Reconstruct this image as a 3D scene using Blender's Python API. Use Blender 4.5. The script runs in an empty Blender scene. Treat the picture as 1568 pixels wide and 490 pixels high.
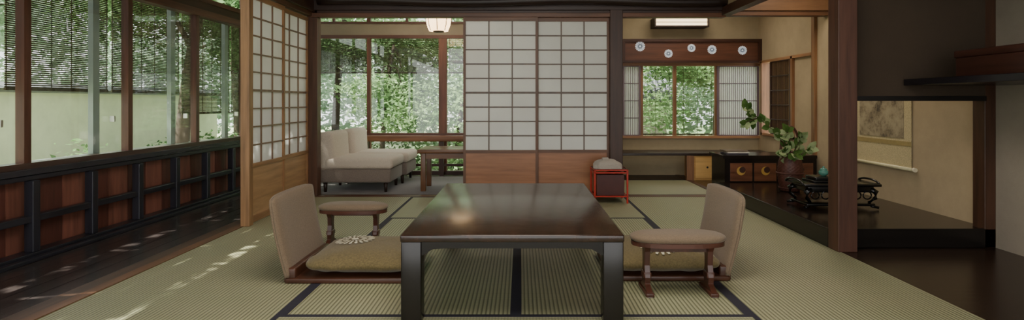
import bpy, bmesh, math, random
import numpy as np
from mathutils import Vector, Matrix
random.seed(7); rng=np.random.default_rng(11)
S=bpy.context.scene

def hx(h):
    h=h.lstrip('#'); o=[]
    for i in (0,2,4):
        c=int(h[i:i+2],16)/255
        o.append(c/12.92 if c<=.04045 else ((c+.055)/1.055)**2.4)
    return (*o,1)

# ------------------------------------------------------------------ materials
def newmat(name):
    m=bpy.data.materials.new(name); m.use_nodes=True
    nt=m.node_tree; b=nt.nodes['Principled BSDF']
    return m,nt,b
def noise(nt,scale,vec=(1,1,1),detail=4,rough=.55):
    tc=nt.nodes.new('ShaderNodeTexCoord'); mp=nt.nodes.new('ShaderNodeMapping')
    mp.inputs['Scale'].default_value=vec
    n=nt.nodes.new('ShaderNodeTexNoise'); n.inputs['Scale'].default_value=scale
    n.inputs['Detail'].default_value=detail; n.inputs['Roughness'].default_value=rough
    nt.links.new(tc.outputs['Object'],mp.inputs[0]); nt.links.new(mp.outputs[0],n.inputs['Vector'])
    return n
def ramp(nt,src,stops):
    r=nt.nodes.new('ShaderNodeValToRGB'); e=r.color_ramp.elements
    e[0].position,e[0].color=stops[0]; e[1].position,e[1].color=stops[-1]
    for p,c in stops[1:-1]:
        k=e.new(p); k.color=c
    nt.links.new(src,r.inputs[0]); return r
def bump(nt,b,src,st=.2,dist=.01):
    k=nt.nodes.new('ShaderNodeBump'); k.inputs['Strength'].default_value=st; k.inputs['Distance'].default_value=dist
    nt.links.new(src,k.inputs['Height']); nt.links.new(k.outputs[0],b.inputs['Normal'])
def mul(h,f):
    c=hx(h); return (min(1,c[0]*f),min(1,c[1]*f),min(1,c[2]*f),1)
_w={}
def W(h,axis='z',rough=.45,contrast=.35,bs=.15):
    key=(h,axis,rough)
    if key in _w: return _w[key]
    m,nt,b=newmat('wood_%s_%s'%(h.strip('#'),axis))
    v={'x':(.08,1,1),'y':(1,.08,1),'z':(1,1,.08)}[axis]
    n=noise(nt,26,v,6,.6)
    c=hx(h); lum=.3*c[0]+.6*c[1]+.1*c[2]; g=.74 if lum<.12 else .95
    def tone(f):
        return tuple(min(1,(x*.88+lum*.12)*f*g) for x in c[:3])+(1,)
    r=ramp(nt,n.outputs['Fac'],[(.3,tone(1-contrast)),(.5,tone(1)),(.7,tone(1+contrast))])
    nt.links.new(r.outputs[0],b.inputs['Base Color']); b.inputs['Roughness'].default_value=rough
    bump(nt,b,n.outputs['Fac'],bs,.004)
    _w[key]=m; return m
_p={}
def P(h,rough=.6,var=.1,scale=30,bs=.1,metal=0,emit=0):
    key=(h,rough,scale,metal,emit)
    if key in _p: return _p[key]
    m,nt,b=newmat('mat_%s'%h.strip('#'))
    n=noise(nt,scale)
    r=ramp(nt,n.outputs['Fac'],[(.3,mul(h,1-var)),(.7,mul(h,1+var))])
    nt.links.new(r.outputs[0],b.inputs['Base Color']); b.inputs['Roughness'].default_value=rough
    b.inputs['Metallic'].default_value=metal
    if emit:
        nt.links.new(r.outputs[0],b.inputs['Emission Color']); b.inputs['Emission Strength'].default_value=emit
    if bs: bump(nt,b,n.outputs['Fac'],bs,.004)
    _p[key]=m; return m
def plaster(h):
    m,nt,b=newmat('plaster_%s'%h.strip('#'))
    n=noise(nt,3,(1,1,1),8,.7)
    r=ramp(nt,n.outputs['Fac'],[(.3,mul(h,.88)),(.7,mul(h,1.08))])
    nt.links.new(r.outputs[0],b.inputs['Base Color']); b.inputs['Roughness'].default_value=.95
    n2=noise(nt,180); bump(nt,b,n2.outputs['Fac'],.25,.003); return m
def glass():
    m,nt,b=newmat('window_glass'); nt.nodes.remove(b)
    t=nt.nodes.new('ShaderNodeBsdfTransparent'); t.inputs[0].default_value=(.96,.98,.97,1)
    g=nt.nodes.new('ShaderNodeBsdfGlossy'); g.inputs['Roughness'].default_value=.02
    mx=nt.nodes.new('ShaderNodeMixShader'); mx.inputs[0].default_value=.05
    nt.links.new(t.outputs[0],mx.inputs[1]); nt.links.new(g.outputs[0],mx.inputs[2])
    nt.links.new(mx.outputs[0],nt.nodes['Material Output'].inputs[0]); return m
def transl(name,h,h2,fac=.5,scale=4,emit=0):
    m,nt,b=newmat(name); nt.nodes.remove(b)
    n=noise(nt,scale,(1,1,1),5)
    r=ramp(nt,n.outputs['Fac'],[(.35,hx(h)),(.65,hx(h2))])
    d=nt.nodes.new('ShaderNodeBsdfDiffuse'); t=nt.nodes.new('ShaderNodeBsdfTranslucent')
    mx=nt.nodes.new('ShaderNodeMixShader'); mx.inputs[0].default_value=fac
    nt.links.new(r.outputs[0],d.inputs[0]); nt.links.new(r.outputs[0],t.inputs[0])
    nt.links.new(d.outputs[0],mx.inputs[1]); nt.links.new(t.outputs[0],mx.inputs[2])
    out=mx
    if emit:
        e=nt.nodes.new('ShaderNodeEmission'); e.inputs[1].default_value=emit
        nt.links.new(r.outputs[0],e.inputs[0])
        a=nt.nodes.new('ShaderNodeAddShader'); nt.links.new(mx.outputs[0],a.inputs[0]); nt.links.new(e.outputs[0],a.inputs[1]); out=a
    nt.links.new(out.outputs[0],nt.nodes['Material Output'].inputs[0]); return m
def tatami(axis):
    m,nt,b=newmat('tatami_'+axis)
    tc=nt.nodes.new('ShaderNodeTexCoord')
    w=nt.nodes.new('ShaderNodeTexWave'); w.wave_type='BANDS'; w.bands_direction='X' if axis=='y' else 'Y'
    w.inputs['Scale'].default_value=17; w.inputs['Distortion'].default_value=.25; w.inputs['Detail'].default_value=1
    nt.links.new(tc.outputs['Object'],w.inputs['Vector'])
    w2=nt.nodes.new('ShaderNodeTexWave'); w2.wave_type='BANDS'; w2.bands_direction='Y' if axis=='y' else 'X'
    w2.inputs['Scale'].default_value=24; w2.inputs['Distortion'].default_value=.3
    nt.links.new(tc.outputs['Object'],w2.inputs['Vector'])
    r=ramp(nt,w.outputs['Fac'],[(.05,hx('#6f7057')),(.55,hx('#b5b194'))])
    r2=ramp(nt,w2.outputs['Fac'],[(0,(.72,.75,.70,1)),(.6,(1,1,1,1))])
    n=noise(nt,1.1,(1,1,1),4); r3=ramp(nt,n.outputs['Fac'],[(.3,(.86,.93,.85,1)),(.7,(1.,.97,.92,1))])
    a=nt.nodes.new('ShaderNodeMixRGB'); a.blend_type='MULTIPLY'; a.inputs[0].default_value=1
    c=nt.nodes.new('ShaderNodeMixRGB'); c.blend_type='MULTIPLY'; c.inputs[0].default_value=1
    nt.links.new(r.outputs[0],a.inputs[1]); nt.links.new(r2.outputs[0],a.inputs[2])
    nt.links.new(a.outputs[0],c.inputs[1]); nt.links.new(r3.outputs[0],c.inputs[2])
    nt.links.new(c.outputs[0],b.inputs['Base Color']); b.inputs['Roughness'].default_value=.45
    bump(nt,b,w.outputs['Fac'],.5,.003); return m

GLASS=glass()
PAPER=transl('shoji_paper','#f4f3f1','#fcfcfa',.5,2)
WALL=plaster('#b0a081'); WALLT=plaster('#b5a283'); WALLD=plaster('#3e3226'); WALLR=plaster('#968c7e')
BRN='#4a2818'; BRN2='#6a3e24'

# ------------------------------------------------------------------ builder
class B:
    def __init__(s,name):
        s.name=name; s.bm=bmesh.new(); s.mats=[]
    def mi(s,m):
        if m not in s.mats: s.mats.append(m)
        return s.mats.index(m)
    def box(s,x0,x1,y0,y1,z0,z1,m):
        i=s.mi(m); vs=[s.bm.verts.new((x,y,z)) for x in (x0,x1) for y in (y0,y1) for z in (z0,z1)]
        for f in ((0,1,3,2),(4,6,7,5),(0,4,5,1),(2,3,7,6),(0,2,6,4),(1,5,7,3)):
            k=s.bm.faces.new([vs[j] for j in f]); k.material_index=i
        return s
    def rbox(s,x0,x1,y0,y1,z0,z1,m,r=.02,seg=3,rot=None):
        t=bmesh.new(); bmesh.ops.create_cube(t,size=1)
        bmesh.ops.scale(t,vec=(x1-x0,y1-y0,z1-z0),verts=t.verts)
        bmesh.ops.bevel(t,geom=t.edges[:],offset=r,segments=seg,profile=.5,affect='EDGES')
        if rot is not None: bmesh.ops.transform(t,matrix=rot,verts=t.verts)
        bmesh.ops.translate(t,vec=((x0+x1)/2,(y0+y1)/2,(z0+z1)/2),verts=t.verts)
        s.add(t,m); return s
    def add(s,t,m,smooth=True):
        i=s.mi(m); mp={}
        for v in t.verts: mp[v]=s.bm.verts.new(v.co)
        for f in t.faces:
            try:
                k=s.bm.faces.new([mp[v] for v in f.verts]); k.material_index=i; k.smooth=smooth
            except ValueError: pass
        t.free()
    def grid(s,fn,nu,nv,m,smooth=True,wrapu=False):
        i=s.mi(m); g=[[s.bm.verts.new(fn(a/(nu if wrapu else nu-1),b/(nv-1))) for b in range(nv)] for a in range(nu)]
        for a in range(nu if wrapu else nu-1):
            for b in range(nv-1):
                a2=(a+1)%nu
                k=s.bm.faces.new((g[a][b],g[a2][b],g[a2][b+1],g[a][b+1])); k.material_index=i; k.smooth=smooth
    def lathe(s,cx,cy,prof,m,n=32,fr=None):
        L=len(prof)
        def fn(u,v):
            k=v*(L-1); r,z=prof[int(round(k))]; a=u*2*math.pi
            if fr: r=fr(r,a,z)
            return (cx+r*math.cos(a),cy+r*math.sin(a),z)
        s.grid(fn,n,L,m,True,True)
    def tube(s,pts,rad,m,n=8):
        pts=[Vector(p) for p in pts]; i=s.mi(m); rings=[]
        if not hasattr(rad,'__len__'): rad=[rad]*len(pts)
        for k,p in enumerate(pts):
            d=(pts[min(k+1,len(pts)-1)]-pts[max(k-1,0)]).normalized()
            up=Vector((0,0,1)) if abs(d.z)<.9 else Vector((1,0,0))
            a=d.cross(up).normalized(); b=d.cross(a)
            rings.append([s.bm.verts.new(p+(a*math.cos(t)+b*math.sin(t))*rad[k]) for t in [j*2*math.pi/n for j in range(n)]])
        for k in range(len(pts)-1):
            for j in range(n):
                f=s.bm.faces.new((rings[k][j],rings[k][(j+1)%n],rings[k+1][(j+1)%n],rings[k+1][j])); f.material_index=i; f.smooth=True
        for r in (rings[0][::-1],rings[-1]):
            f=s.bm.faces.new(r); f.material_index=i
    def poly(s,pts,m):
        f=s.bm.faces.new([s.bm.verts.new(p) for p in pts]); f.material_index=s.mi(m)
    def extr(s,pts,vec,m):
        """closed polygon extruded by vec"""
        i=s.mi(m); a=[s.bm.verts.new(p) for p in pts]; b=[s.bm.verts.new(Vector(p)+Vector(vec)) for p in pts]
        for f in (a[::-1],b): s.bm.faces.new(f).material_index=i
        for j in range(len(pts)):
            k=(j+1)%len(pts); s.bm.faces.new((a[j],a[k],b[k],b[j])).material_index=i
    def done(s,bevel=0,fix=True,parent=None):
        if fix: bmesh.ops.recalc_face_normals(s.bm,faces=s.bm.faces[:])
        me=bpy.data.meshes.new(s.name); s.bm.to_mesh(me); s.bm.free()
        for m in s.mats: me.materials.append(m)
        o=bpy.data.objects.new(s.name,me); S.collection.objects.link(o)
        if bevel:
            k=o.modifiers.new('bevel','BEVEL'); k.width=bevel; k.segments=2; k.limit_method='ANGLE'
        if parent: o.parent=parent
        return o
def empty(name,loc=(0,0,0),parent=None):
    o=bpy.data.objects.new(name,None); o.empty_display_size=.1; S.collection.objects.link(o)
    if parent: o.parent=parent
    return o

# ================================================================== ROOM SHELL
TY,TX=tatami('y'),tatami('x')
HERI=P('#252331',.75,.25,200,.1)
f=B('floor')
def mat_(x0,x1,y0,y1,ax,edges=True):
    f.box(x0,x1,y0,y1,-.06,0,TY if ax=='y' else TX)
    w=.024
    if edges:
        if ax=='y':
            if edges in (True,'r'): f.box(x1-w,x1,y0,y1,-.001,.0015,HERI)
            if edges in (True,'l'): f.box(x0,x0+w,y0,y1,-.001,.0015,HERI)
        else:
            f.box(x0,x1,y0,y0+w,-.001,.0015,HERI); f.box(x0,x1,y1-w,y1,-.001,.0015,HERI)
mat_(-2.0,-1.01,-1.6,.42,'y','r'); mat_(-2.0,-1.01,.42,2.405,'y','r'); mat_(-2.0,-1.01,2.405,4.39,'y','r'); 
mat_(-2.0,-1.01,4.39,5.38,'y','r')
mat_(.97,1.92,-1.6,.42,'y','l'); mat_(.97,1.92,.42,2.405,'y','l'); mat_(.97,1.92,2.405,4.39,'y','l'); mat_(.97,1.92,4.39,5.38,'y','l')
mat_(-1.01,.97,1.42,2.405,'x'); mat_(-1.01,.97,.43,1.42,'x'); mat_(-1.01,-.02,-1.6,.43,'y'); mat_(-.02,.97,-1.6,.43,'y')
mat_(-1.01,-.02,2.405,4.39,'y'); mat_(-.02,.97,2.405,4.39,'y')
mat_(-1.01,.97,4.39,5.38,'x')
mat_(.97,1.92,5.5,6.55,'x')
# thresholds
f.box(-2.06,-2.0,-1.6,5.5,-.06,.004,W('#80532f','y')); f.box(-2.15,-2.06,-1.6,5.5,-.06,0,W('#5e4029','y'))
f.box(-2.15,1.92,5.38,5.5,-.06,.003,W(BRN2,'x')); f.box(1.905,1.96,3.5,7.0,-.06,.004,W('#5a3a26','y'))
# dark engawa boards
ENG=W('#48403f','y',.24)
xs=np.linspace(-2.95,-2.15,8)
for a,b in zip(xs[:-1],xs[1:]): f.box(a+.003,b-.003,-1.6,7.0,-.06,-.004,ENG)
f.box(-2.95,-2.15,-1.6,7.0,-.08,-.06,P('#0a0a0a'))
for k in range(7): f.box(-2.15,.9,5.5+k*.2143+.002,5.5+(k+1)*.2143-.002,-.06,-.004,W('#4a3830','x',.3))
f.box(.9,2.95,6.55,7.0,-.06,0,W('#4a3020','x'))
f.box(1.92,2.95,-1.6,3.5,-.06,0,W('#33241b','x',.25))
f.box(1.92,2.95,3.5,6.6,-.06,-.001,W('#33241b','x',.25))
f.done()

# raised black lacquer alcove platform
b=B('trim_1')
PB=W('#2c211b','y',.2)
b.box(1.925,2.93,3.53,5.56,0,.114,PB); b.box(1.90,1.925,3.515,5.56,.0,.118,W('#1b1715','y',.22))
b.box(1.925,2.93,3.505,3.53,.0,.118,W('#1b1715','x',.22))
b.done(.004)

# ceilings
c=B('ceiling')
CE=W('#6e4e30','y',.6)
c.box(-2.0,1.95,-1.6,5.45,2.45,2.5,CE)
for k in range(10): c.box(-2.0,1.95,-1.2+k*.7,-1.17+k*.7,2.42,2.45,W(BRN,'x'))
c.box(-3.0,-2.05,-1.6,7.05,2.2,2.25,CE); c.box(-2.05,.9,5.5,7.05,2.2,2.25,CE); c.box(.9,3.0,5.5,7.05,2.2,2.25,CE)
c.box(1.95,3.0,-1.6,5.5,2.3,2.35,CE)
c.done()

# posts and beams
def post(n,x0,x1,y0,y1,z1,h,z0=0): B(n).box(x0,x1,y0,y1,z0,z1,W(h,'z')).done(.004)
post('trim_2',1.90,2.015,3.40,3.515,2.45,'#5e3a2a')           # alcove pillar
post('trim_3',.85,.97,5.39,5.51,2.45,'#4c2e1e')
post('trim_4',-2.04,-1.935,5.42,5.52,2.45,'#64402a')
post('trim_5',-2.02,-1.955,4.10,4.163,2.45,'#9c7246')
post('trim_6',2.86,2.93,3.505,3.60,2.3,'#53331f')
post('trim_7',2.90,2.95,5.62,5.68,2.2,'#8a6038',.37)
# back kamoi + nageshi
t=B('trim_8')
t.box(-2.0,1.95,5.40,5.50,1.705,1.745,W('#7a4b2c','x'))
t.box(-2.0,1.95,5.42,5.48,1.745,1.80,W('#432616','x'))
t.box(-2.0,2.0,5.385,5.42,1.77,1.875,W('#3c2316','x'))
t.box(1.95,2.93,5.40,5.50,1.72,1.80,W('#6e4528','x')); t.box(1.95,2.93,5.385,5.42,1.765,1.87,W('#7a5432','x'))
t.done(.003)
t=B('trim_9'); t.tube([(x,5.33,1.845+.012*math.sin(x*3)) for x in np.linspace(-1.9,2.0,24)],.045,W('#2f1d17','x'),14); t.done()
B('wall_back_upper').box(-2.0,2.93,5.43,5.47,1.80,2.45,WALL).done()
# left kamoi/nageshi
t=B('trim_10')
t.box(-2.06,-1.98,-1.6,5.42,1.715,1.755,W('#6e4528','y')); t.box(-1.98,-1.955,-1.6,5.42,1.755,1.86,W('#4e2f1e','y'))
t.done(.003)
B('wall_left_upper').box(-2.04,-1.985,-1.6,5.42,1.755,2.45,WALL).done()
t=B('trim_11'); t.box(1.91,2.0,3.515,5.40,1.72,1.80,W('#5a3622','y')); t.box(1.91,2.0,-1.6,3.40,1.72,1.80,W('#5a3622','y')); t.done(.003)
B('wall_right_upper').box(1.93,1.98,-1.6,5.40,1.8,2.45,WALL).done()

# right wall (continuous) with a window opening in the far bay
w=B('wall_right')
w.box(2.93,3.0,3.55,6.1,0,2.3,WALLT); w.box(2.93,3.0,-1.6,3.55,0,2.3,WALLR)
w.box(2.93,3.0,6.1,6.86,0,.52,WALLT); w.box(2.93,3.0,6.1,6.86,1.37,2.3,WALLT); w.box(2.93,3.0,6.86,7.05,0,2.3,WALLT)
w.done()
# hanging wall of the alcove
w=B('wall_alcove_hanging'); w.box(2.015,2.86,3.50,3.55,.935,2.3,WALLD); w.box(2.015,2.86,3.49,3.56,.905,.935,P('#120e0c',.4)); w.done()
# partition wall behind the central post
w=B('wall_partition'); w.box(.89,.94,5.51,7.0,0,2.2,WALL); w.done()

# back wall pieces (y=7)
w=B('wall_back')
w.box(-3.0,.9,7.0,7.06,1.72,1.86,plaster('#9a8d78'))
w.box(-3.0,.9,7.0,7.06,1.98,2.2,P(BRN))
w.box(.9,1.27,7.0,7.06,0,2.2,WALL)
w.box(1.27,2.95,7.0,7.06,1.655,2.2,WALL); w.box(1.27,2.95,7.0,7.06,0,.465,WALL)
w.box(1.27,2.95,7.0,7.06,1.345,1.38,WALL)
w.done()

# ---- left glazed wall
WB='#764733'
w=B('window_1')
X=-2.87
w.box(X-.06,X+.02,-1.6,7.0,.50,.545,W('#5a433a','y',.3)); w.box(X-.03,X+.05,-1.6,7.0,.478,.512,W('#3a3b44','y',.25))
w.box(X-.06,X+.03,-1.6,7.0,1.665,1.725,W(WB,'y')); w.box(X-.06,X+.02,-1.6,7.0,1.80,1.84,W(WB,'y'))
w.box(X-.06,X+.02,-1.6,7.0,2.08,2.2,W(WB,'y')); w.box(X-.05,X,-1.6,7.0,1.725,1.8,W('#4b2b1b','y'))
yy=3.30-.87*5
while yy<7.0:
    w.box(X-.04,X+.012,yy-.024,yy+.024,.545,1.665,W('#6c3f2c','z')); w.box(X-.04,X,yy-.02,yy+.02,1.84,2.08,W(WB,'z'))
    w.box(X-.095,X-.06,yy+.60,yy+.66,.52,1.69,P('#8a968f',.35,.05,5,0))
    w.box(X-.095,X-.06,yy+.04,yy+.62,.52,.545,P('#8a968f',.35,.05,5,0))
    w.box(X-.012,X+.02,yy+.69,yy+.705,.76,.80,P('#c9c9c0',.3,.05,5,0,1))
    yy+=.87
w.box(X-.022,X-.018,-1.6,7.0,.545,1.665,GLASS); w.box(X-.022,X-.018,-1.6,7.0,1.84,2.08,GLASS)
w.done()
# low plank wall and black lattice rail
w=B('wall_left')
PL=['#86503f','#764034','#905645','#6b3c32']
y=-1.6;k=0
while y<7.0:
    w.box(-2.95,-2.90,y+.004,min(7.0,y+.2)-.003,-.004,.48,W(PL[(k*7)%4],'z',.5)); y+=.2;k+=1
w.box(-2.98,-2.95,-1.6,7.0,-.08,.50,P('#1a1210'))
w.done()
r=B('lattice_railing')
RB=W('#30313b','y',.3); RZ=W('#30313b','z',.35)
r.box(-2.87,-2.83,-1.6,6.98,.445,.474,RB); r.box(-2.86,-2.81,-1.6,6.98,.205,.245,RB); r.box(-2.88,-2.79,-1.6,6.98,-.004,.035,RB)
r.box(-2.78,-2.74,-1.6,6.98,-.004,.02,RB)
y=3.27-.455*10
while y<6.9:
    r.box(-2.855,-2.80,y,y+.05,.035,.445,RZ); y+=.455
r.done(.004)

# ---- back glazed wall (left part)
w=B('window_2')
w.box(-2.95,.89,6.98,7.06,1.68,1.72,W(WB,'x')); w.box(-2.95,.89,6.98,7.06,.47,.515,W(WB,'x')); w.box(-2.95,.89,6.98,7.06,1.86,1.885,W(WB,'x'))
w.box(-2.95,.89,6.98,7.06,1.965,1.99,W(WB,'x')); w.box(-2.95,.89,6.98,7.06,0,.05,W(BRN,'x'))
for x,hw in ((-2.77,.03),(-1.865,.022),(-.955,.05),(-.05,.022),(.84,.04)):
    w.box(x-hw,x+hw,6.985,7.04,.05,1.68,W('#80492c','z')); w.box(x-hw,x+hw,6.985,7.04,1.885,1.965,W(WB,'z'))
for x in (-2.3,-1.4,-.5,.4): w.box(x-.015,x+.015,7.0,7.04,1.885,1.965,W(WB,'z'))
w.box(-2.95,.89,7.01,7.014,.05,1.68,GLASS); w.box(-2.95,.89,7.01,7.014,1.885,1.965,GLASS)
w.done()
r=B('handrail'); 
r.rbox(-2.75,.86,6.86,6.93,.42,.49,W('#84532f','x'),.01)
for x in (-2.7,-1.865,-.955,-.05,.8): r.box(x-.025,x+.025,6.875,6.92,0,.42,W(BRN,'z')); r.box(x-.02,x+.02,6.93,6.98,.435,.47,W(BRN,'z'))
r.box(-2.75,.86,6.885,6.91,.12,.15,W(BRN,'x'))
r.done()

# ---- study-bay window
w=B('window_3')
w.box(1.23,2.93,6.96,7.04,1.34,1.374,W('#8f6038','x')); w.box(1.23,2.93,6.95,7.04,.455,.485,W('#a9774a','x'))
w.box(1.20,1.25,6.96,7.04,.0,2.2,W('#6a4128','z'))
for x in (1.487,1.897,2.41): w.box(x-.02,x+.02,6.99,7.035,.485,1.34,W('#8f6038','z'))
w.box(1.27,2.93,7.02,7.024,.485,1.34,GLASS)
def lattice(B_,axis,a0,a1,c0,z0,z1,paper,bar,n,rows=4):
    def bx(p0,p1,q0,q1,zz0,zz1,m):
        if axis=='x': B_.box(p0,p1,q0,q1,zz0,zz1,m)
        else: B_.box(q0,q1,p0,p1,zz0,zz1,m)
    if paper: bx(a0,a1,c0+.008,c0+.010,z0,z1,paper)
    for k in range(n+1):
        p=a0+(a1-a0)*k/n; bx(p-.0035,p+.0035,c0,c0+.008,z0,z1,bar)
    for k in range(rows+1):
        z=z0+(z1-z0)*k/rows; bx(a0,a1,c0-.004,c0+.006,z-.006,z+.006,bar)
    for p in (a0,a1): bx(p-.012,p+.012,c0-.006,c0+.014,z0,z1,bar)
LB=W('#75606a','z')
lattice(w,'x',1.262,1.46,6.972,.49,1.335,PAPER,LB,9); lattice(w,'x',2.42,2.91,6.972,.49,1.335,PAPER,LB,20)
w.done()
r=B('carved_transom')
r.box(1.23,2.93,6.90,6.955,1.63,1.662,W('#4e2a1a','x')); r.box(1.23,2.93,6.90,6.955,1.376,1.402,W('#4e2a1a','x'))
r.box(1.25,2.93,6.925,6.955,1.402,1.63,W('#74432a','x'))
r.box(1.23,1.27,6.90,6.955,1.40,1.63,W('#4e2a1a','z'));r.box(2.89,2.93,6.90,6.955,1.40,1.63,W('#4e2a1a','z'))
r.box(1.23,2.93,6.955,6.999,1.64,1.66,W('#4e2a1a','x'))
FW=P('#dfe6ee',.6,.05,20,0,0,.35); FD=P('#6d7c8c',.6,.1,20,0)  # faint emission on the white petals stands in for light through openwork
for fx,fz,rr in ((1.455,1.575,.062),(1.80,1.487,.052),(2.08,1.555,.05),(2.33,1.535,.056),(2.70,1.527,.055)):
    r.extr([(fx+rr*.8*math.cos(t),6.923,fz+rr*.8*math.sin(t)) for t in np.linspace(0,2*math.pi,16,endpoint=False)],(0,.002,0),FD)
    for k in range(16):
        a=k*math.pi/8; pts=[]
        for (q,t) in ((.38,0),(.6,.11),(.9,.15),(1,0),(.9,-.15),(.6,-.11)):
            pts.append((fx+rr*q*math.cos(a+t),6.918,fz+rr*q*math.sin(a+t)))
        r.extr(pts,(0,.006,0),FW)
    r.extr([(fx+rr*.2*math.cos(t),6.918,fz+rr*.2*math.sin(t)) for t in np.linspace(0,2*math.pi,12,endpoint=False)],(0,.006,0),FW)
r.done(fix=True)
w=B('window_4')
w.box(2.90,3.0,6.08,6.12,.5,1.39,W('#8f6038','z')); w.box(2.90,3.0,6.84,6.88,.5,1.39,W('#8f6038','z'))
w.box(2.90,3.0,5.68,7.0,1.365,1.395,W('#a9774a','y')); w.box(2.90,3.0,6.08,6.88,.5,.53,W('#a9774a','y'))
w.box(2.96,2.964,6.12,6.84,.53,1.365,GLASS)
lattice(w,'y',6.14,6.62,2.91,.535,1.36,P('#a98a62',.8),W('#4a2a1b','z'),16,5)
w.done()

# ---- shoji doors
def shoji(name,axis,a0,a1,c0,cols,rows,fr,bar,board,zk=.44,z1=1.705,sgn=1):
    """c0 = room-side face; sgn: direction of thickness away from the room"""
    s=B(name)
    def bx(p0,p1,t0,t1,zz0,zz1,m):
        q0,q1=sorted((c0+sgn*t0,c0+sgn*t1))
        if axis=='x': s.box(p0,p1,q0,q1,zz0,zz1,m)
        else: s.box(q0,q1,p0,p1,zz0,zz1,m)
    e=.022; wz=W(fr,'z'); wx=W(fr,axis)
    bx(a0,a0+e,0,.03,.004,z1,wz); bx(a1-e,a1,0,.03,.004,z1,wz)
    bx(a0+e,a1-e,0,.03,z1-.035,z1,wx); bx(a0+e,a1-e,0,.03,zk-.025,zk,wx); bx(a0+e,a1-e,0,.03,.004,.05,wx)
    bx(a0+e,a1-e,.012,.02,.05,zk-.025,W(board,axis,.35,.25))
    bx(a0+e,a1-e,.018,.0195,zk,z1-.035,PAPER)
    bz=W(bar,'z')
    for k in range(1,cols):
        p=a0+e+(a1-a0-2*e)*k/cols; bx(p-.0055,p+.0055,.008,.018,zk,z1-.035,bz)
    for k in range(1,rows):
        z=zk+(z1-.035-zk)*k/rows; h=.0055 if k!=4 else .009
        bx(a0+e,a1-e,.006,.018,z-h,z+h,bz)
    return s.done()
shoji('door_1','x',-.545,.165,5.41,3,9,'#7c5032','#6a5040','#a0683e')
shoji('door_2','x',.15,.85,5.445,3,9,'#7c5032','#6a5040','#a0683e')
shoji('door_3','y',4.165,4.80,-1.985,3,9,'#9c7046','#846650','#b88e60',sgn=-1)
shoji('door_4','y',4.785,5.42,-2.02,3,9,'#9c7046','#846650','#b88e60',sgn=-1)

# ================================================================== FURNITURE
# low dining table
def ltop():
    m,nt,bb=newmat('lacquer_table'); n=noise(nt,22,(1,.1,1),6)
    r_=ramp(nt,n.outputs['Fac'],[(.3,hx('#1c120d')),(.7,hx('#3a251b'))]); nt.links.new(r_.outputs[0],bb.inputs['Base Color'])
    bb.inputs['Roughness'].default_value=.27; bb.inputs['Coat Weight'].default_value=.4; bb.inputs['Coat Roughness'].default_value=.18
    n2=noise(nt,14,(1,1,1),3); bump(nt,bb,n2.outputs['Fac'],.12,.01); return m
LT=ltop(); LD=W('#1a1411','z',.25)
T=B('low_dining_table')
tx0,tx1,ty0,ty1=-.487,.42,2.297,3.764
T.rbox(tx0,tx1,ty0,ty1,.332,.362,LT,.005,2)
L=.085
for (a0,a1) in ((tx0+.003,tx0+L),(tx1-L,tx1-.003)):
    for (b0,b1) in ((ty0+.003,ty0+L),(ty1-L,ty1-.003)):
        T.rbox(a0,a1,b0,b1,0,.334,LD,.004,2)
def apron(p,q,fixed,axis):
    n=16; bot=[]
    for k in range(n+1):
        s_=k/n; e=min(s_,1-s_)*(q-p)
        drop=.028+.03*max(0,1-e/.07)**2
        bot.append((p+(q-p)*s_,.333-drop))
    pts=[(p,.333)]+bot+[(q,.333)]
    if axis=='x': T.extr([(a,fixed,z) for a,z in pts],(0,.025,0),LD)
    else: T.extr([(fixed,a,z) for a,z in pts],(.025,0,0),LD)
apron(tx0+L,tx1-L,ty0+.012,'x'); apron(tx0+L,tx1-L,ty1-.037,'x'); apron(ty0+L,ty1-L,tx0+.012,'y'); apron(ty0+L,ty1-L,tx1-.037,'y')
T.done()

# fabric
def fabric(name,h,sc=260):
    m,nt,b_=newmat(name); n=noise(nt,sc)
    r_=ramp(nt,n.outputs['Fac'],[(.3,mul(h,.7)),(.7,mul(h,1.2))])
    nt.links.new(r_.outputs[0],b_.inputs['Base Color']); b_.inputs['Roughness'].default_value=.9
    b_.inputs['Sheen Weight'].default_value=.15; bump(nt,b_,n.outputs['Fac'],.4,.002); return m
FB=fabric('taupe_fabric','#7a6854'); FC=fabric('olive_silk','#6c5e3c',120); FW2=fabric('embroidery_cream','#e6dfc4'); SOF=fabric('sofa_linen','#cdc0b0'); SOB=fabric('sofa_base','#80746a')
WN=W('#55301e','x',.35)
def spow(c,p): return math.copysign(abs(c)**p,c)
def pillow(b,cx,cy,z0,sx,sy,h,m,seed=0,p=.35,wr=.004,n=40):
    def fn(u,v):
        a=u*2*math.pi; k=(v-.5)*math.pi
        ck=math.cos(k)
        x=spow(math.cos(a),p)*spow(ck,.6)*sx; y=spow(math.sin(a),p)*spow(ck,.6)*sy
        r=max(abs(x)/sx,abs(y)/sy); ed=1-.05*(1-min(abs(x)/sx,abs(y)/sy))*r
        x*=ed;y*=ed
        q=(1-(abs(x)/sx)**3)*(1-(abs(y)/sy)**3); q=max(q,0)
        z=spow(math.sin(k),.8)*h*.5*(.42+.58*q**.5)
        z+=wr*math.sin(x*38+seed)*math.sin(y*31+seed*2)*(1-q*.6)+wr*.7*math.sin((x+y)*70+seed)*(1-q)
        return (cx+x,cy+y,z0+h*.5+z)
    b.grid(fn,n*2,n//2+1,m,True,True)
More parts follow.
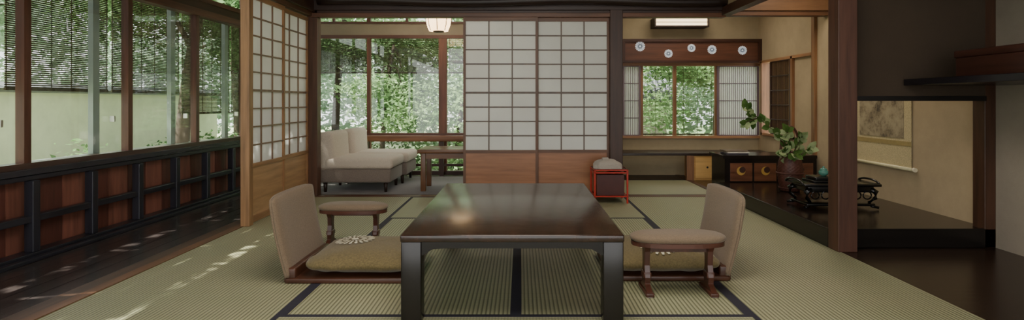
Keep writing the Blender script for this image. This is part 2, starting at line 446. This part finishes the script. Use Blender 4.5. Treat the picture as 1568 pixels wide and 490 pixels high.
def floor_chair(name,xb,sg,y0,y1,cx,cy,fl,seed):
    """sg=+1 : chair faces +x, back at xb"""
    root=empty(name)
    bb=B('wood_frame')
    bb.rbox(min(xb,xb+sg*.60),max(xb,xb+sg*.60),y0+.01,y1-.01,.0,.028,WN,.008)
    bb.rbox(min(xb-sg*.01,xb+sg*.05),max(xb-sg*.01,xb+sg*.05),y0+.02,y1-.02,.0,.075,WN,.01)
    bb.done(parent=root)
    k=B('backrest'); w=(y1-y0)/2; yc=(y0+y1)/2
    def face(off):
        def fn(u,v):
            t=v; s_=2*u-1
            ww=w*(.97+.03*t) 
            if t>.93: ww*=1-.03*((t-.93)/.07)**2
            z=.03+.395*t - .012*abs(s_)**8*(t>.8)*(t-.8)*5
            x=xb-sg*(.02+.075*t**1.2)-sg*.02*(1-s_*s_)*(.3+.7*t) - sg*.015*math.sin(t*math.pi)
            th=.017*(1-abs(s_)**10)*(1-abs(2*t-1)**14)+.003
            return (x+sg*off*th+sg*.03,yc+s_*ww,z)
        return fn
    k.grid(face(1),22,26,FB); k.grid(face(-1),22,26,FB)
    bmesh.ops.recalc_face_normals(k.bm,faces=k.bm.faces[:])
    o=k.done(parent=root); so=o.modifiers.new('s','SOLIDIFY'); so.thickness=.012; so.offset=0
    c_=B('zabuton_cushion')
    sx,sy=.30,.265
    pillow(c_,cx,cy,.024,sx,sy,.125,FC,seed,.3)
    c_.rbox(cx-.012,cx+.012,cy-.012,cy+.012,.138,.150,FC,.005)
    c_.done(parent=root)
    e_=B('chrysanthemum_embroidery'); fx,fy=fl
    def zt(x,y):
        X_=abs(x-cx)/sx; Y_=abs(y-cy)/sy
        q=max(0,(1-min(1,X_)**3)*(1-min(1,Y_)**3)); rr=min(.98,max(X_,Y_))
        sk=math.sqrt(max(0,1-(rr**(1/.6))**2))
        return .024+.0625+ sk**.8*.0625*(.42+.58*q**.5)+.006
    for ring,(ra,rb,nn) in enumerate(((.035,.065,16),(.07,.105,20))):
        for j in range(nn):
            a=j*2*math.pi/nn; ha=math.pi/nn*.62; pts=[]
            for (q,t) in ((ra,-ha*.5),((ra+rb)/2,-ha),(rb,-ha*.5),(rb,ha*.5),((ra+rb)/2,ha),(ra,ha*.5)):
                x=fx+q*math.cos(a+t); y=fy+q*math.sin(a+t); pts.append((x,y,zt(x,y)))
            e_.poly(pts,FW2)
    e_.poly([(fx+.02*math.cos(t),fy+.02*math.sin(t),zt(fx,fy)+.001) for t in np.linspace(0,2*math.pi,10,endpoint=False)],FW2)
    e_.done(parent=root)
    return root
floor_chair('legless_floor_chair',-1.165,1,2.80,3.35,-.79,3.06,(-.90,3.10),.5)
floor_chair('legless_floor_chair.001',1.05,-1,2.84,3.37,.72,3.08,(.72,2.97),2.1)

def armrest(name,cx,cy,L=.22,Wd=.095,H=.285):
    root=empty(name)
    p=B('padded_top')
    def fn(u,v):
        a=u*2*math.pi; k=(v-.5)*math.pi; ck=spow(math.cos(k),.55)
        return (cx+spow(math.cos(a),.75)*L*ck,cy+spow(math.sin(a),.85)*Wd*ck*(1+.08*math.cos(2*a)),H-.03+spow(math.sin(k),.8)*.027)
    p.grid(fn,48,17,FB,True,True); p.done(parent=root)
    q=B('wood_under_plate')
    q.extr([(cx+spow(math.cos(t),.75)*(L-.006),cy+spow(math.sin(t),.85)*(Wd-.004),H-.064) for t in np.linspace(0,2*math.pi,40,endpoint=False)],(0,0,.02),W('#63392a','x',.3)); q.done(parent=root)
    wd=W('#5a3020','z',.3)
    for i,sx in enumerate((-1,1)):
        l=B('leg_%d'%(i+1)); x=cx+sx*L*.66
        pr=[(-.05,H-.064),(-.026,H-.095),(-.022,.13),(-.036,.075),(-.03,.045),(-.085,.018),(-.09,0),(.09,0),(.085,.018),(.03,.045),(.036,.075),(.022,.13),(.026,H-.095),(.05,H-.064)]
        l.extr([(x-.013,cy+a,z) for a,z in pr],(.026,0,0),wd)
        l.rbox(x-.02,x+.02,cy-.09,cy+.09,0,.02,wd,.006); l.rbox(x-.019,x+.019,cy-.032,cy+.032,.07,.10,wd,.006)
        l.done(.003,parent=root)
    s_=B('stretcher'); s_.box(cx-L*.66,cx+L*.66,cy-.012,cy+.012,.19,.215,wd); s_.done(parent=root)
    return root
armrest('armrest_stand',-1.045,3.56,.215,.095,.275)
armrest('armrest_stand.001',.745,2.70,.225,.10,.29)

# sofa (two armless units side by side, facing +x)
def sofa_unit(name,x0,y0,y1):
    root=empty(name)
    b_=B('base'); b_.rbox(x0+.03,x0+.74,y0+.01,y1-.01,.10,.235,SOB,.02)
    b_.done(parent=root)
    b_=B('seat_cushion'); b_.rbox(x0+.08,x0+.76,y0,y1,.235,.345,SOF,.04,5); b_.done(parent=root)
    b_=B('back_cushion')
    b_.rbox(x0,x0+.17,y0+.01,y1-.01,.22,.60,SOF,.05,5,Matrix.Rotation(-.06,4,'Y')); 
    b_.done(parent=root)
    b_=B('legs')
    for x in (x0+.08,x0+.68):
        for y in (y0+.06,y1-.06): b_.lathe(x,y,[(0,.0045),(.014,.0045),(.022,.10),(0,.101)],W('#3a2418','z'),12)
    b_.done(parent=root)
sofa_unit('lounge_chair',-2.02,5.60,6.18); sofa_unit('lounge_chair.001',-1.98,6.20,6.78)
r=B('carpet'); r.rbox(-2.6,.6,5.54,6.84,-.004,.004,fabric('grey_carpet','#75706f'),.002,1); r.done()
# side table
s=B('side_table'); wt=W('#80532f','x',.3); wz=W('#80532f','z',.35)
s.rbox(-1.03,-.42,5.66,6.12,.385,.425,wt,.008)
for x in (-1.0,-.5):
    for y in (5.69,6.04): s.rbox(x,x+.05,y,y+.05,.004,.386,wz,.005)
s.box(-.98,-.48,5.70,5.72,.33,.386,wt); s.box(-.98,-.48,6.06,6.08,.33,.386,wt); s.box(-.985,-.965,5.72,6.06,.33,.386,wt); s.box(-.49,-.47,5.72,6.06,.33,.386,wt)
s.done()

# red lacquer stand with tissue box
RL=P('#b02c1e',.25,.1,20,0)
s=B('red_lacquer_stand'); x0,x1,y0,y1=.65,.955,5.03,5.32
RD=P('#481812',.4,.1,20,0)
for x in (x0,x1-.016):
    for y in (y0,y1-.016): s.box(x,x+.016,y,y+.016,0,.30,RL)
for z in (.055,.265,.288):
    s.box(x0,x1,y0+.002,y0+.014,z,z+.013,RL); s.box(x0,x1,y1-.014,y1-.002,z,z+.013,RL)
    s.box(x0+.002,x0+.014,y0,y1,z,z+.013,RL); s.box(x1-.014,x1-.002,y0,y1,z,z+.013,RL)
s.box(x0+.01,x1-.01,y0+.01,y1-.01,.055,.065,RD); s.box(x0+.004,x1-.004,y0+.004,y1-.004,.292,.301,RD)
s.box(x0+.03,x1-.03,y0+.04,y1-.03,.065,.25,RD)
s.done(.002)
s=B('cloth_tissue_cover'); TC=fabric('grey_cloth','#aca399')
def fn(u,v):
    a=u*2*math.pi;k=v
    rr=(1-k**5); x=spow(math.cos(a),.4)*.13*rr*(1-.22*k); y=spow(math.sin(a),.4)*.10*rr
    return (.79+x+.008*math.sin(a*5+k*5),5.17+y+.006*math.sin(a*4),.301+.085*k+.012*math.sin(a*3)*k*(1-k))
s.grid(fn,40,14,TC,True,True); s.rbox(.74,.80,5.13,5.19,.370,.395,TC,.011); s.done()

# writing desk shelf, small cupboard, black cabinet
s=B('writing_desk_shelf'); s.box(.94,2.90,6.50,6.93,.285,.315,W('#3a2b24','x',.3)); s.box(1.90,1.985,6.50,6.56,0,.285,W('#8a6040','z'))
s.done(.003)
s=B('small_cupboard'); s.box(1.99,2.30,6.52,6.9,.0,.28,W('#c99a4e','x',.5,.15)); s.box(2.005,2.285,6.512,6.52,.03,.26,W('#d9ab5c','x',.5,.15))
s.extr([(2.14+.012*math.cos(t),6.509,.15+.012*math.sin(t)) for t in np.linspace(0,2*math.pi,12,endpoint=False)],(0,.003,0),P('#222222')); s.done()
s=B('lacquer_cabinet'); BK=W('#201915','x',.2)
s.box(2.0,2.90,5.57,5.95,.0,.345,BK); s.box(1.98,2.90,5.56,5.97,.345,.375,BK)
DR=W('#7a4a2e','x',.3)
for a0,a1 in ((2.05,2.265),(2.285,2.50),(2.60,2.86)):
    s.box(a0,a1,5.558,5.57,.125,.30,DR); 
GD=P('#c9a256',.35,.1,30,0,.3)
for cx in (2.155,2.395,2.73):
    s.extr([(cx+.042*math.cos(t),5.556,.225+.042*math.sin(t)) for t in np.linspace(0,2*math.pi,24,endpoint=False)],(0,.003,0),GD)
    s.extr([(cx+.012+.03*math.cos(t),5.553,.235+.03*math.sin(t)) for t in np.linspace(0,2*math.pi,24,endpoint=False)],(0,.003,0),P('#3b1f14'))
s.done()
s=B('book_stack')
for k,(h_,dx) in enumerate((('#4a4550',0),('#c9c2b4',.01),('#6a5a48',-.005))):
    s.box(2.05+dx,2.27+dx,5.66,5.84,.376+k*.013,.388+k*.013,P(h_))
s.done(.002)

# basket vase with flowers
vx,vy=2.38,5.02; z0=.115
WK=W('#6b3a2c','z',.5)
arr=empty('flower_basket')
s=B('woven_basket')
prof=[(0,.003),(.075,.003)]
for k in range(45):
    t=k/44; r_=.078+.032*math.sin(t*math.pi*.95)-.012*t
    prof.append((r_,.004+.335*t))
prof+=[(.088,.345),(.076,.335),(.07,.05)]
s.lathe(vx,vy,[(r_,z+z0) for r_,z in prof],WK,72,lambda r_,a,z:r_+(.0045*math.sin(a*18)*math.sin((z-z0)*230) if r_>.05 else 0))
for zz in (.03,.16,.33):
    rr=.092 if zz<.05 else (.113 if zz<.2 else .094)
    s.tube([(vx+rr*math.cos(a),vy+rr*math.sin(a),z0+zz) for a in np.linspace(0,2*math.pi,33)],.006,WK,6)
for dy in (-.012,.012):
    s.tube([(vx+.085*math.cos(a),vy+dy,z0+.33+.24*math.sin(a)) for a in np.linspace(0,math.pi,24)],.006,WK,6)
s.done(parent=arr)
s=B('leafy_branches'); LF=transl('leaf_green','#324d24','#5d7b40',.25,9); LF2=transl('leaf_pale','#7f9566','#adbb8e',.25,9)
ST=P('#4a3a22')
def leaf(b,p,d,ln,wd,m):
    d=Vector(d).normalized(); up=Vector((random.uniform(-.6,.6),-1,random.uniform(-.3,.8))).normalized()
    sd=d.cross(up).normalized(); nn=sd.cross(d)
    rows=[(0,0),(.12,.55),(.3,.9),(.55,1),(.8,.65),(1,0)]
    vs=[];P0=Vector(p); i=b.mi(m)
    for q,ww in rows:
        c_=P0+d*ln*q-nn*ln*.15*q*q
        vs.append((b.bm.verts.new(c_-sd*wd*ww*.5+nn*.004*ww),b.bm.verts.new(c_),b.bm.verts.new(c_+sd*wd*ww*.5+nn*.004*ww)))
    for k in range(5):
        for j in (0,1):
            ff=b.bm.faces.new((vs[k][j],vs[k][j+1],vs[k+1][j+1],vs[k+1][j])); ff.material_index=i; ff.smooth=True
br=[[(2.38,5.02,.35),(2.33,5.0,.50),(2.20,4.97,.66),(2.07,4.95,.76),(1.94,4.93,.85)],
    [(2.38,5.02,.35),(2.30,4.98,.54),(2.24,4.95,.62)],
    [(2.38,5.02,.35),(2.36,4.98,.55),(2.31,4.95,.66)],
    [(2.38,5.02,.35),(2.42,5.0,.50),(2.45,4.95,.60)],
    [(2.38,5.02,.35),(2.45,4.96,.46),(2.50,4.92,.50)],
    [(2.38,5.02,.35),(2.30,4.93,.45),(2.24,4.88,.47)],
    [(2.07,4.95,.76),(2.00,4.93,.74),(1.95,4.92,.72)],
    [(2.38,5.02,.35),(2.36,4.93,.44),(2.34,4.86,.46)]]
for bi,pts in enumerate(br):
    s.tube(pts,[.006,.005,.004,.003,.002][:len(pts)],ST,6)
    for k in range(1,len(pts)):
        a,b2=Vector(pts[k-1]),Vector(pts[k])
        nl=11 if k==len(pts)-1 else (3 if k==1 else 7)
        if bi==0 and k==2: nl=1
        if bi==6: nl=4
        for j in range(nl):
            p=a.lerp(b2,random.uniform(.1,1.0)); d=(b2-a).normalized()+Vector((random.uniform(-1.2,1.2),random.uniform(-.8,.3),random.uniform(-1.1,.8)))
            leaf(s,p,d,random.uniform(.06,.09),random.uniform(.045,.065),LF2 if random.random()<.4 else LF)
s.done(fix=False,parent=arr)

# incense table with incense burner
s=B('black_incense_table'); BL=P('#121212',.2,.2,20,0)
x0,x1,y0,y1=2.06,2.62,4.12,4.44; zz=.118
s.rbox(x0,x1,y0,y1,zz+.165,zz+.185,BL,.006); s.rbox(x0+.04,x1-.04,y0+.03,y1-.03,zz+.12,zz+.166,BL,.006)
s.rbox(x0+.03,x1-.03,y0+.03,y1-.03,zz+.02,zz+.04,BL,.006)
for sx,xx in ((-1,x0+.06),(1,x1-.06)):
    for sy,yy in ((-1,y0+.05),(1,y1-.05)):
        s.tube([(xx,yy,zz+.145),(xx+sx*.035,yy+sy*.02,zz+.12),(xx+sx*.03,yy+sy*.02,zz+.08),(xx-sx*.005,yy,zz+.045),(xx+sx*.01,yy+sy*.005,zz+.02),(xx+sx*.05,yy+sy*.03,zz+.011)],[.022,.02,.015,.012,.012,.010],BL,10)
for sx,xx in ((-1,x0),(1,x1)):
    s.tube([(xx+sx*.0,(y0+y1)/2+.13*math.cos(a),zz+.175+.03*math.sin(a)) for a in np.linspace(0,math.pi,12)],.008,BL,8)
for k in range(6):
    xx=x0+.09+k*.076
    s.tube([(xx+.03*math.cos(a),y0+.03,zz+.10+.028*math.sin(a)) for a in np.linspace(0,2*math.pi,14)],.005,BL,6)
s.rbox(x0+.10,x0+.36,y0+.07,y1-.07,zz+.185,zz+.20,BL,.004); s.rbox(x0+.12,x0+.34,y0+.08,y1-.08,zz+.20,zz+.225,BL,.006)
s.done()
s=B('celadon_incense_burner'); CEl=P('#4f8578',.2,.2,30,0)
s.lathe(2.28,4.28,[(0,.345),(.018,.345),(.028,.352),(.036,.366),(.032,.382),(.024,.387),(.027,.39),(.018,.40),(.006,.405),(.009,.412),(0,.418)],CEl,28)
s.done()

# hanging scroll on the alcove side wall
sc=B('hanging_scroll'); SM=fabric('scroll_silk','#c4b488',150)
def scp():
    m,nt,b_=newmat('ink_painting'); n=noise(nt,9,(1,1,1),8,.7)
    r_=ramp(nt,n.outputs['Fac'],[(.36,hx('#4a4238')),(.46,hx('#857860')),(.56,hx('#a3967a')),(.75,hx('#b3a688'))])
    nt.links.new(r_.outputs[0],b_.inputs['Base Color']); b_.inputs['Roughness'].default_value=.85; return m
sc.box(2.918,2.922,4.25,4.97,.40,1.85,SM); sc.box(2.915,2.918,4.33,4.89,.62,1.5,scp())
sc.box(2.9155,2.918,4.25,4.97,.565,.60,P('#a08d5c'))
sc.tube([(2.912,4.21,.395),(2.912,5.01,.395)],.013,P('#d8cfa8',.4),12); sc.tube([(2.912,4.195,.395),(2.912,4.215,.395)],.017,P('#e6dcc0',.3),12)
sc.tube([(2.92,4.24,1.85),(2.92,4.98,1.85)],.008,P('#d8cfa8',.4),8)
sc.done()

# wall shelf + lacquer box
s=B('wall_shelf'); s.box(2.35,2.93,2.0,3.49,1.0,1.038,W('#201d22','y',.25)); s.done(.003)
s=B('lacquer_document_box'); DB=W('#4a2a20','y',.3)
s.rbox(2.50,2.86,2.5,3.27,1.038,1.155,DB,.006); s.rbox(2.493,2.867,2.493,3.277,1.150,1.192,DB,.008)
s.done()

# lamps
lam=transl('lantern_paper','#ffdfae','#ffeac4',.5,3,3.0)
s=B('pendant_paper_lantern')
cx,cy=-.885,6.15
prof=[]
for k in range(29):
    t=k/28; z=1.665+.27*t; r_=.135*(math.sin(math.pi*(.18+.64*t)))**.45; prof.append((r_+.002*math.cos(k*math.pi),z))
prof=[(0,1.664)]+prof+[(.05,1.936)]
s.lathe(cx,cy,prof,lam,40)
for k in range(8):
    a=k*math.pi/4; s.tube([(cx+(r_+.003)*math.cos(a),cy+(r_+.003)*math.sin(a),z) for r_,z in prof[1:-1:3]],.004,P('#4a3018'),5)
s.lathe(cx,cy,[(0,1.655),(.06,1.655),(.06,1.668),(0,1.668)],P('#3a2414'),24); s.lathe(cx,cy,[(0,1.935),(.07,1.935),(.07,1.955),(0,1.955)],P('#3a2414'),24)
s.tube([(cx,cy,1.95),(cx,cy,2.2)],.006,P('#1a1a1a'),6)
s.done()
s=B('wall_light_box')
lam2=transl('lamp_paper','#ffe2ae','#ffecc6',.5,3,2.4)
s.box(1.62,2.23,6.80,6.985,1.81,1.895,lam2)
fk=W('#3a2418','x')
for z in (1.795,1.895): s.box(1.60,2.25,6.78,6.998,z,z+.016,fk)
for x in (1.60,2.234): s.box(x,x+.016,6.78,6.998,1.81,1.896,fk)
s.box(1.60,2.25,6.785,6.795,1.85,1.855,fk)
s.done()

# ================================================================== BLINDS
REED=transl('bamboo_reed','#4e4c3d','#7b7763',.35,30)
def blind(name,axis,a0,a1,c0,z0,z1,step=.013,th=.0085):
    s=B(name); m=REED
    z=z0
    while z<z1:
        if axis=='y': s.box(c0-.002,c0+.002,a0,a1,z,z+th,m)
        else: s.box(a0,a1,c0-.002,c0+.002,z,z+th,m)
        z+=step
    if axis=='y': s.box(c0-.006,c0+.006,a0,a1,z0-.016,z0,m)
    else: s.box(a0,a1,c0-.006,c0+.006,z0-.016,z0,m)
    n=max(2,int((a1-a0)/.16))
    for k in range(n+1):
        p=a0+.01+(a1-a0-.02)*k/n
        if axis=='y': s.box(c0-.003,c0+.003,p-.0015,p+.0015,z0,z1,m)
        else: s.box(p-.0015,p+.0015,c0-.003,c0+.003,z0,z1,m)
    return s.done(fix=False)
yy=3.33-.87*4
k=0
while yy<6.8:
    blind('bamboo_blind' if k==0 else 'bamboo_blind.%03d'%k,'y',yy,min(yy+.83,6.95),-3.02,.985 if k<6 else .80,1.80); yy+=.87;k+=1
for (a0,a1) in ((-2.7,-1.9),(-1.83,-1.02),(-.9,.0),(.03,.8)):
    blind('bamboo_blind.%03d'%k,'x',a0,a1,7.12,1.27,1.80); k+=1
blind('bamboo_blind.%03d'%k,'x',1.5,2.4,7.12,.50,1.40,.016,.005)

# ================================================================== GARDEN
G=empty('garden_trees')
def leaf_cloud(name,blobs,n,size,mat,flat=.5):
    tot=sum(b_[3]*b_[4]*b_[5] for b_ in blobs); V=[];
    for (x,y,z,rx,ry,rz) in blobs:
        m=max(50,int(n*rx*ry*rz/tot))
        d=rng.normal(size=(m,3)); d/=np.linalg.norm(d,axis=1)[:,None]
        rad=rng.random(m)**.45
        c_=np.array([x,y,z])+d*rad[:,None]*np.array([rx,ry,rz])
        c_+=rng.normal(size=(m,3))*.08
        a=rng.normal(size=(m,3)); a[:,2]*=flat; a/=np.linalg.norm(a,axis=1)[:,None]
        r_=rng.normal(size=(m,3)); r_[:,2]*=flat; b2=np.cross(a,np.cross(r_,a)); b2/=np.linalg.norm(b2,axis=1)[:,None]
        s_=(size*(.6+.8*rng.random(m)))[:,None]
        V.append(np.stack([c_-a*s_,c_+b2*s_*.45,c_+a*s_,c_-b2*s_*.45],1).reshape(-1,3))
    V=np.concatenate(V); nq=len(V)//4
    me=bpy.data.meshes.new(name); me.vertices.add(len(V)); me.vertices.foreach_set('co',V.ravel())
    me.loops.add(len(V)); me.loops.foreach_set('vertex_index',np.arange(len(V)))
    me.polygons.add(nq); me.polygons.foreach_set('loop_start',np.arange(nq)*4); me.polygons.foreach_set('loop_total',np.full(nq,4))
    me.update(); me.validate(); me.materials.append(mat)
    o=bpy.data.objects.new(name,me); S.collection.objects.link(o); o.parent=G; return o
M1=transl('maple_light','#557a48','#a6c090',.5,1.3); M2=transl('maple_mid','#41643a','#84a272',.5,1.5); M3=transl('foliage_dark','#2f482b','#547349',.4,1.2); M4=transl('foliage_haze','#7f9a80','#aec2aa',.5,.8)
g=B('garden_ground'); 
g.box(-22,-3.05,-6,30,-.55,-.35,P('#9aa284',.95,.25,2,.3)); g.box(-3.05,16,7.15,30,-.55,-.35,P('#7a8f66',.95,.25,2,.3)); g.done()
g=B('garden_wall'); GW=plaster('#dfe2c8')
g.box(-8.2,-8.0,-6,15,-.35,1.05,GW); g.box(-8.35,-7.85,-6,15,1.05,1.11,P('#70736c',.7)); g.box(-8.22,-7.98,-6,15,-.35,-.1,P('#a0a090'))
g.extr([(-8.4,-6,1.11),(-7.8,-6,1.11),(-8.1,-6,1.22)],(0,21,0),P('#62666a',.6)); g.done()
def tree(name,x,y,h,lean,blobs,n,size,mat,r=.1):
    t_=B(name+'_trunk'); bk=P('#43382f',.9,.3,14,.6)
    pts=[(x+lean[0]*q*q,y+lean[1]*q*q,-.4+h*q) for q in np.linspace(0,1,8)]
    t_.tube(pts,list(np.linspace(r,r*.45,8)),bk,10)
    for b_ in blobs[:7]:
        st=Vector(pts[random.choice((4,5,6,7))]); e_=Vector(b_[:3])
        t_.tube([st,st.lerp(e_,.5)+Vector((0,0,.15)),e_],[r*.4,r*.25,r*.1],bk,7)
    t_.done(parent=G)
    leaf_cloud(name+'_foliage',blobs,n,size,mat)
def blobs(cx,cy,cz,R,n,s):
    out=[]
    for _ in range(n):
        d=Vector((random.gauss(0,1),random.gauss(0,1),random.gauss(0,.6))); d.normalize(); q=random.random()**.5
        out.append((cx+d.x*R*q,cy+d.y*R*q,cz+d.z*R*.7*q,s*random.uniform(.7,1.3),s*random.uniform(.7,1.3),s*random.uniform(.25,.5)))
    return out
# side garden
tree('maple_1',-4.9,8.2,3.6,(.4,.2),blobs(-5.0,8.4,2.6,1.6,12,.75),6500,.055,M2,.11)
tree('maple_2',-5.2,10.6,3.8,(-.4,.0),blobs(-5.2,10.6,2.5,2.2,14,.9),8500,.06,M3,.13)
canopy=[(x,y,4.5+random.uniform(-.15,.15),.75,.75,.3) for x in (-6.1,-5.2,-4.3) for y in np.arange(-1.0,7.2,.85)]
tree('maple_3',-5.6,4.6,4.8,(.3,-.2),canopy,21000,.055,M2,.07)
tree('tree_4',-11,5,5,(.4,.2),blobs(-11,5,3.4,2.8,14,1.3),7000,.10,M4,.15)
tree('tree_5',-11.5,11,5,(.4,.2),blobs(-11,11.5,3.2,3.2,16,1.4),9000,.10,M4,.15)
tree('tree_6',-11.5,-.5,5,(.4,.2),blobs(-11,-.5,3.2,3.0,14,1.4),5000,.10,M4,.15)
leaf_cloud('azalea_shrubs',[(-6.9,y,-.2,.5,.6,.35) for y in (11.2,12.5,13.5)]+[(-6.6,8.6,-.1,.3,.3,.4)],2600,.05,M2)
# rear garden
tree('maple_7',-3.4,10.4,3.6,(.3,0),blobs(-3.2,10.2,2.0,1.7,13,.8),9000,.055,M2,.08)
tree('maple_8',-.9,11.0,3.6,(-.3,0),blobs(-1.0,10.8,1.9,1.8,14,.8),9000,.055,M1,.08)
tree('maple_9',-2.2,9.0,2.2,(.2,0),blobs(-2.1,9.1,.9,.9,9,.55),4500,.045,M1,.05)
tree('maple_10',-1.0,8.8,1.8,(.2,0),blobs(-.8,9.0,.55,.9,9,.5),4000,.045,M1,.05)
tree('maple_11',3.3,9.6,3.4,(.2,0),blobs(3.3,9.8,1.6,1.3,14,.7),8500,.055,M1,.08)
leaf_cloud('low_maple_foliage',[(2.3,9.3,.75,.5,.4,.35),(2.0,9.6,1.15,.4,.3,.12),(2.6,9.4,1.5,.5,.4,.15)],1300,.05,M1)
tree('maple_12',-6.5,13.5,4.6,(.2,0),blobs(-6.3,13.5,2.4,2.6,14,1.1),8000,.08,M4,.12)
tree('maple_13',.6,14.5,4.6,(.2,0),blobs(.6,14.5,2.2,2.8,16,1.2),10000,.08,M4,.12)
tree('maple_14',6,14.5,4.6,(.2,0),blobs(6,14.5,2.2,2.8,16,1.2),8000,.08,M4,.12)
leaf_cloud('garden_shrubs',[(x,9.6+random.uniform(-.6,.8),-.05,.6,.5,.4) for x in np.arange(-5,5,.7)],9000,.045,M2)
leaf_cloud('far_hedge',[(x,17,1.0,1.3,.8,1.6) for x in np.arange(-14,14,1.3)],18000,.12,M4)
# neighbouring tiled roof seen from the study window
g=B('tiled_roof'); RT=P('#7c8188',.5,.2,8,.1)
rx0,rx1=1.5,2.95
for i in range(14):
    xx=rx0+.05+i*.105
    g.tube([(xx,10.9,1.0),(xx,11.5,1.32),(xx,12.0,1.58)],.04,RT,8)
g.extr([(rx0,10.9,.90),(rx0,12.0,1.53),(rx0,12.0,.9)],(rx1-rx0,0,0),RT)
g.box(rx0+.1,rx1-.1,11.1,11.9,-.4,.92,plaster('#b8b0a0'))
for k in range(6):
    g.box(rx0,rx1,10.92+k*.18,10.94+k*.18,.95+k*.104,1.03+k*.104,RT)
g.done(fix=False)

# ================================================================== LIGHT
wd=bpy.data.worlds.new('sky'); S.world=wd; wd.use_nodes=True
bg=wd.node_tree.nodes['Background']; bg.inputs[0].default_value=(.98,.98,.96,1); bg.inputs[1].default_value=3.2
def area(n,loc,rot,sx,sy,e,col=(1,1,1)):
    l=bpy.data.lights.new(n,'AREA'); l.shape='RECTANGLE'; l.size=sx; l.size_y=sy; l.energy=e; l.color=col
    o=bpy.data.objects.new(n,l); o.location=loc; o.rotation_euler=rot; S.collection.objects.link(o); return o
area('fill_light',(0,2.0,2.38),(0,0,0),1.6,1.6,52,(1,.92,.80))  # unseen fill added to brighten the main room, not a known ceiling lamp
area('fill_light_alcove',(2.45,4.6,2.25),(0,0,0),.5,1.0,15,(1,.87,.70))  # hidden warm fill added to light the alcove wall
area('fill_light_study',(1.9,6.2,2.15),(0,0,0),.8,.6,11,(1,.89,.73))  # added fill for the study bay, separate from the wall light box
area('fill_light_veranda',(-.9,6.2,2.15),(0,0,0),1.2,.5,11,(1,.93,.82))  # extra fill added above the lantern to lift the veranda
sl=bpy.data.lights.new('sun','SUN'); sl.energy=26; sl.angle=.009; sl.color=(1,.93,.82)
so=bpy.data.objects.new('sun',sl); S.collection.objects.link(so)
so.rotation_euler=Vector((.52,.12,-.84)).to_track_quat('-Z','Y').to_euler()

cam=bpy.data.cameras.new('camera'); co=bpy.data.objects.new('camera',cam); S.collection.objects.link(co)
co.location=(0,0,.9); co.rotation_euler=(math.pi/2,0,0); cam.lens=20; cam.sensor_width=36; cam.shift_x=-.0083; cam.shift_y=-.0568; cam.clip_start=.05; cam.clip_end=200
S.camera=co
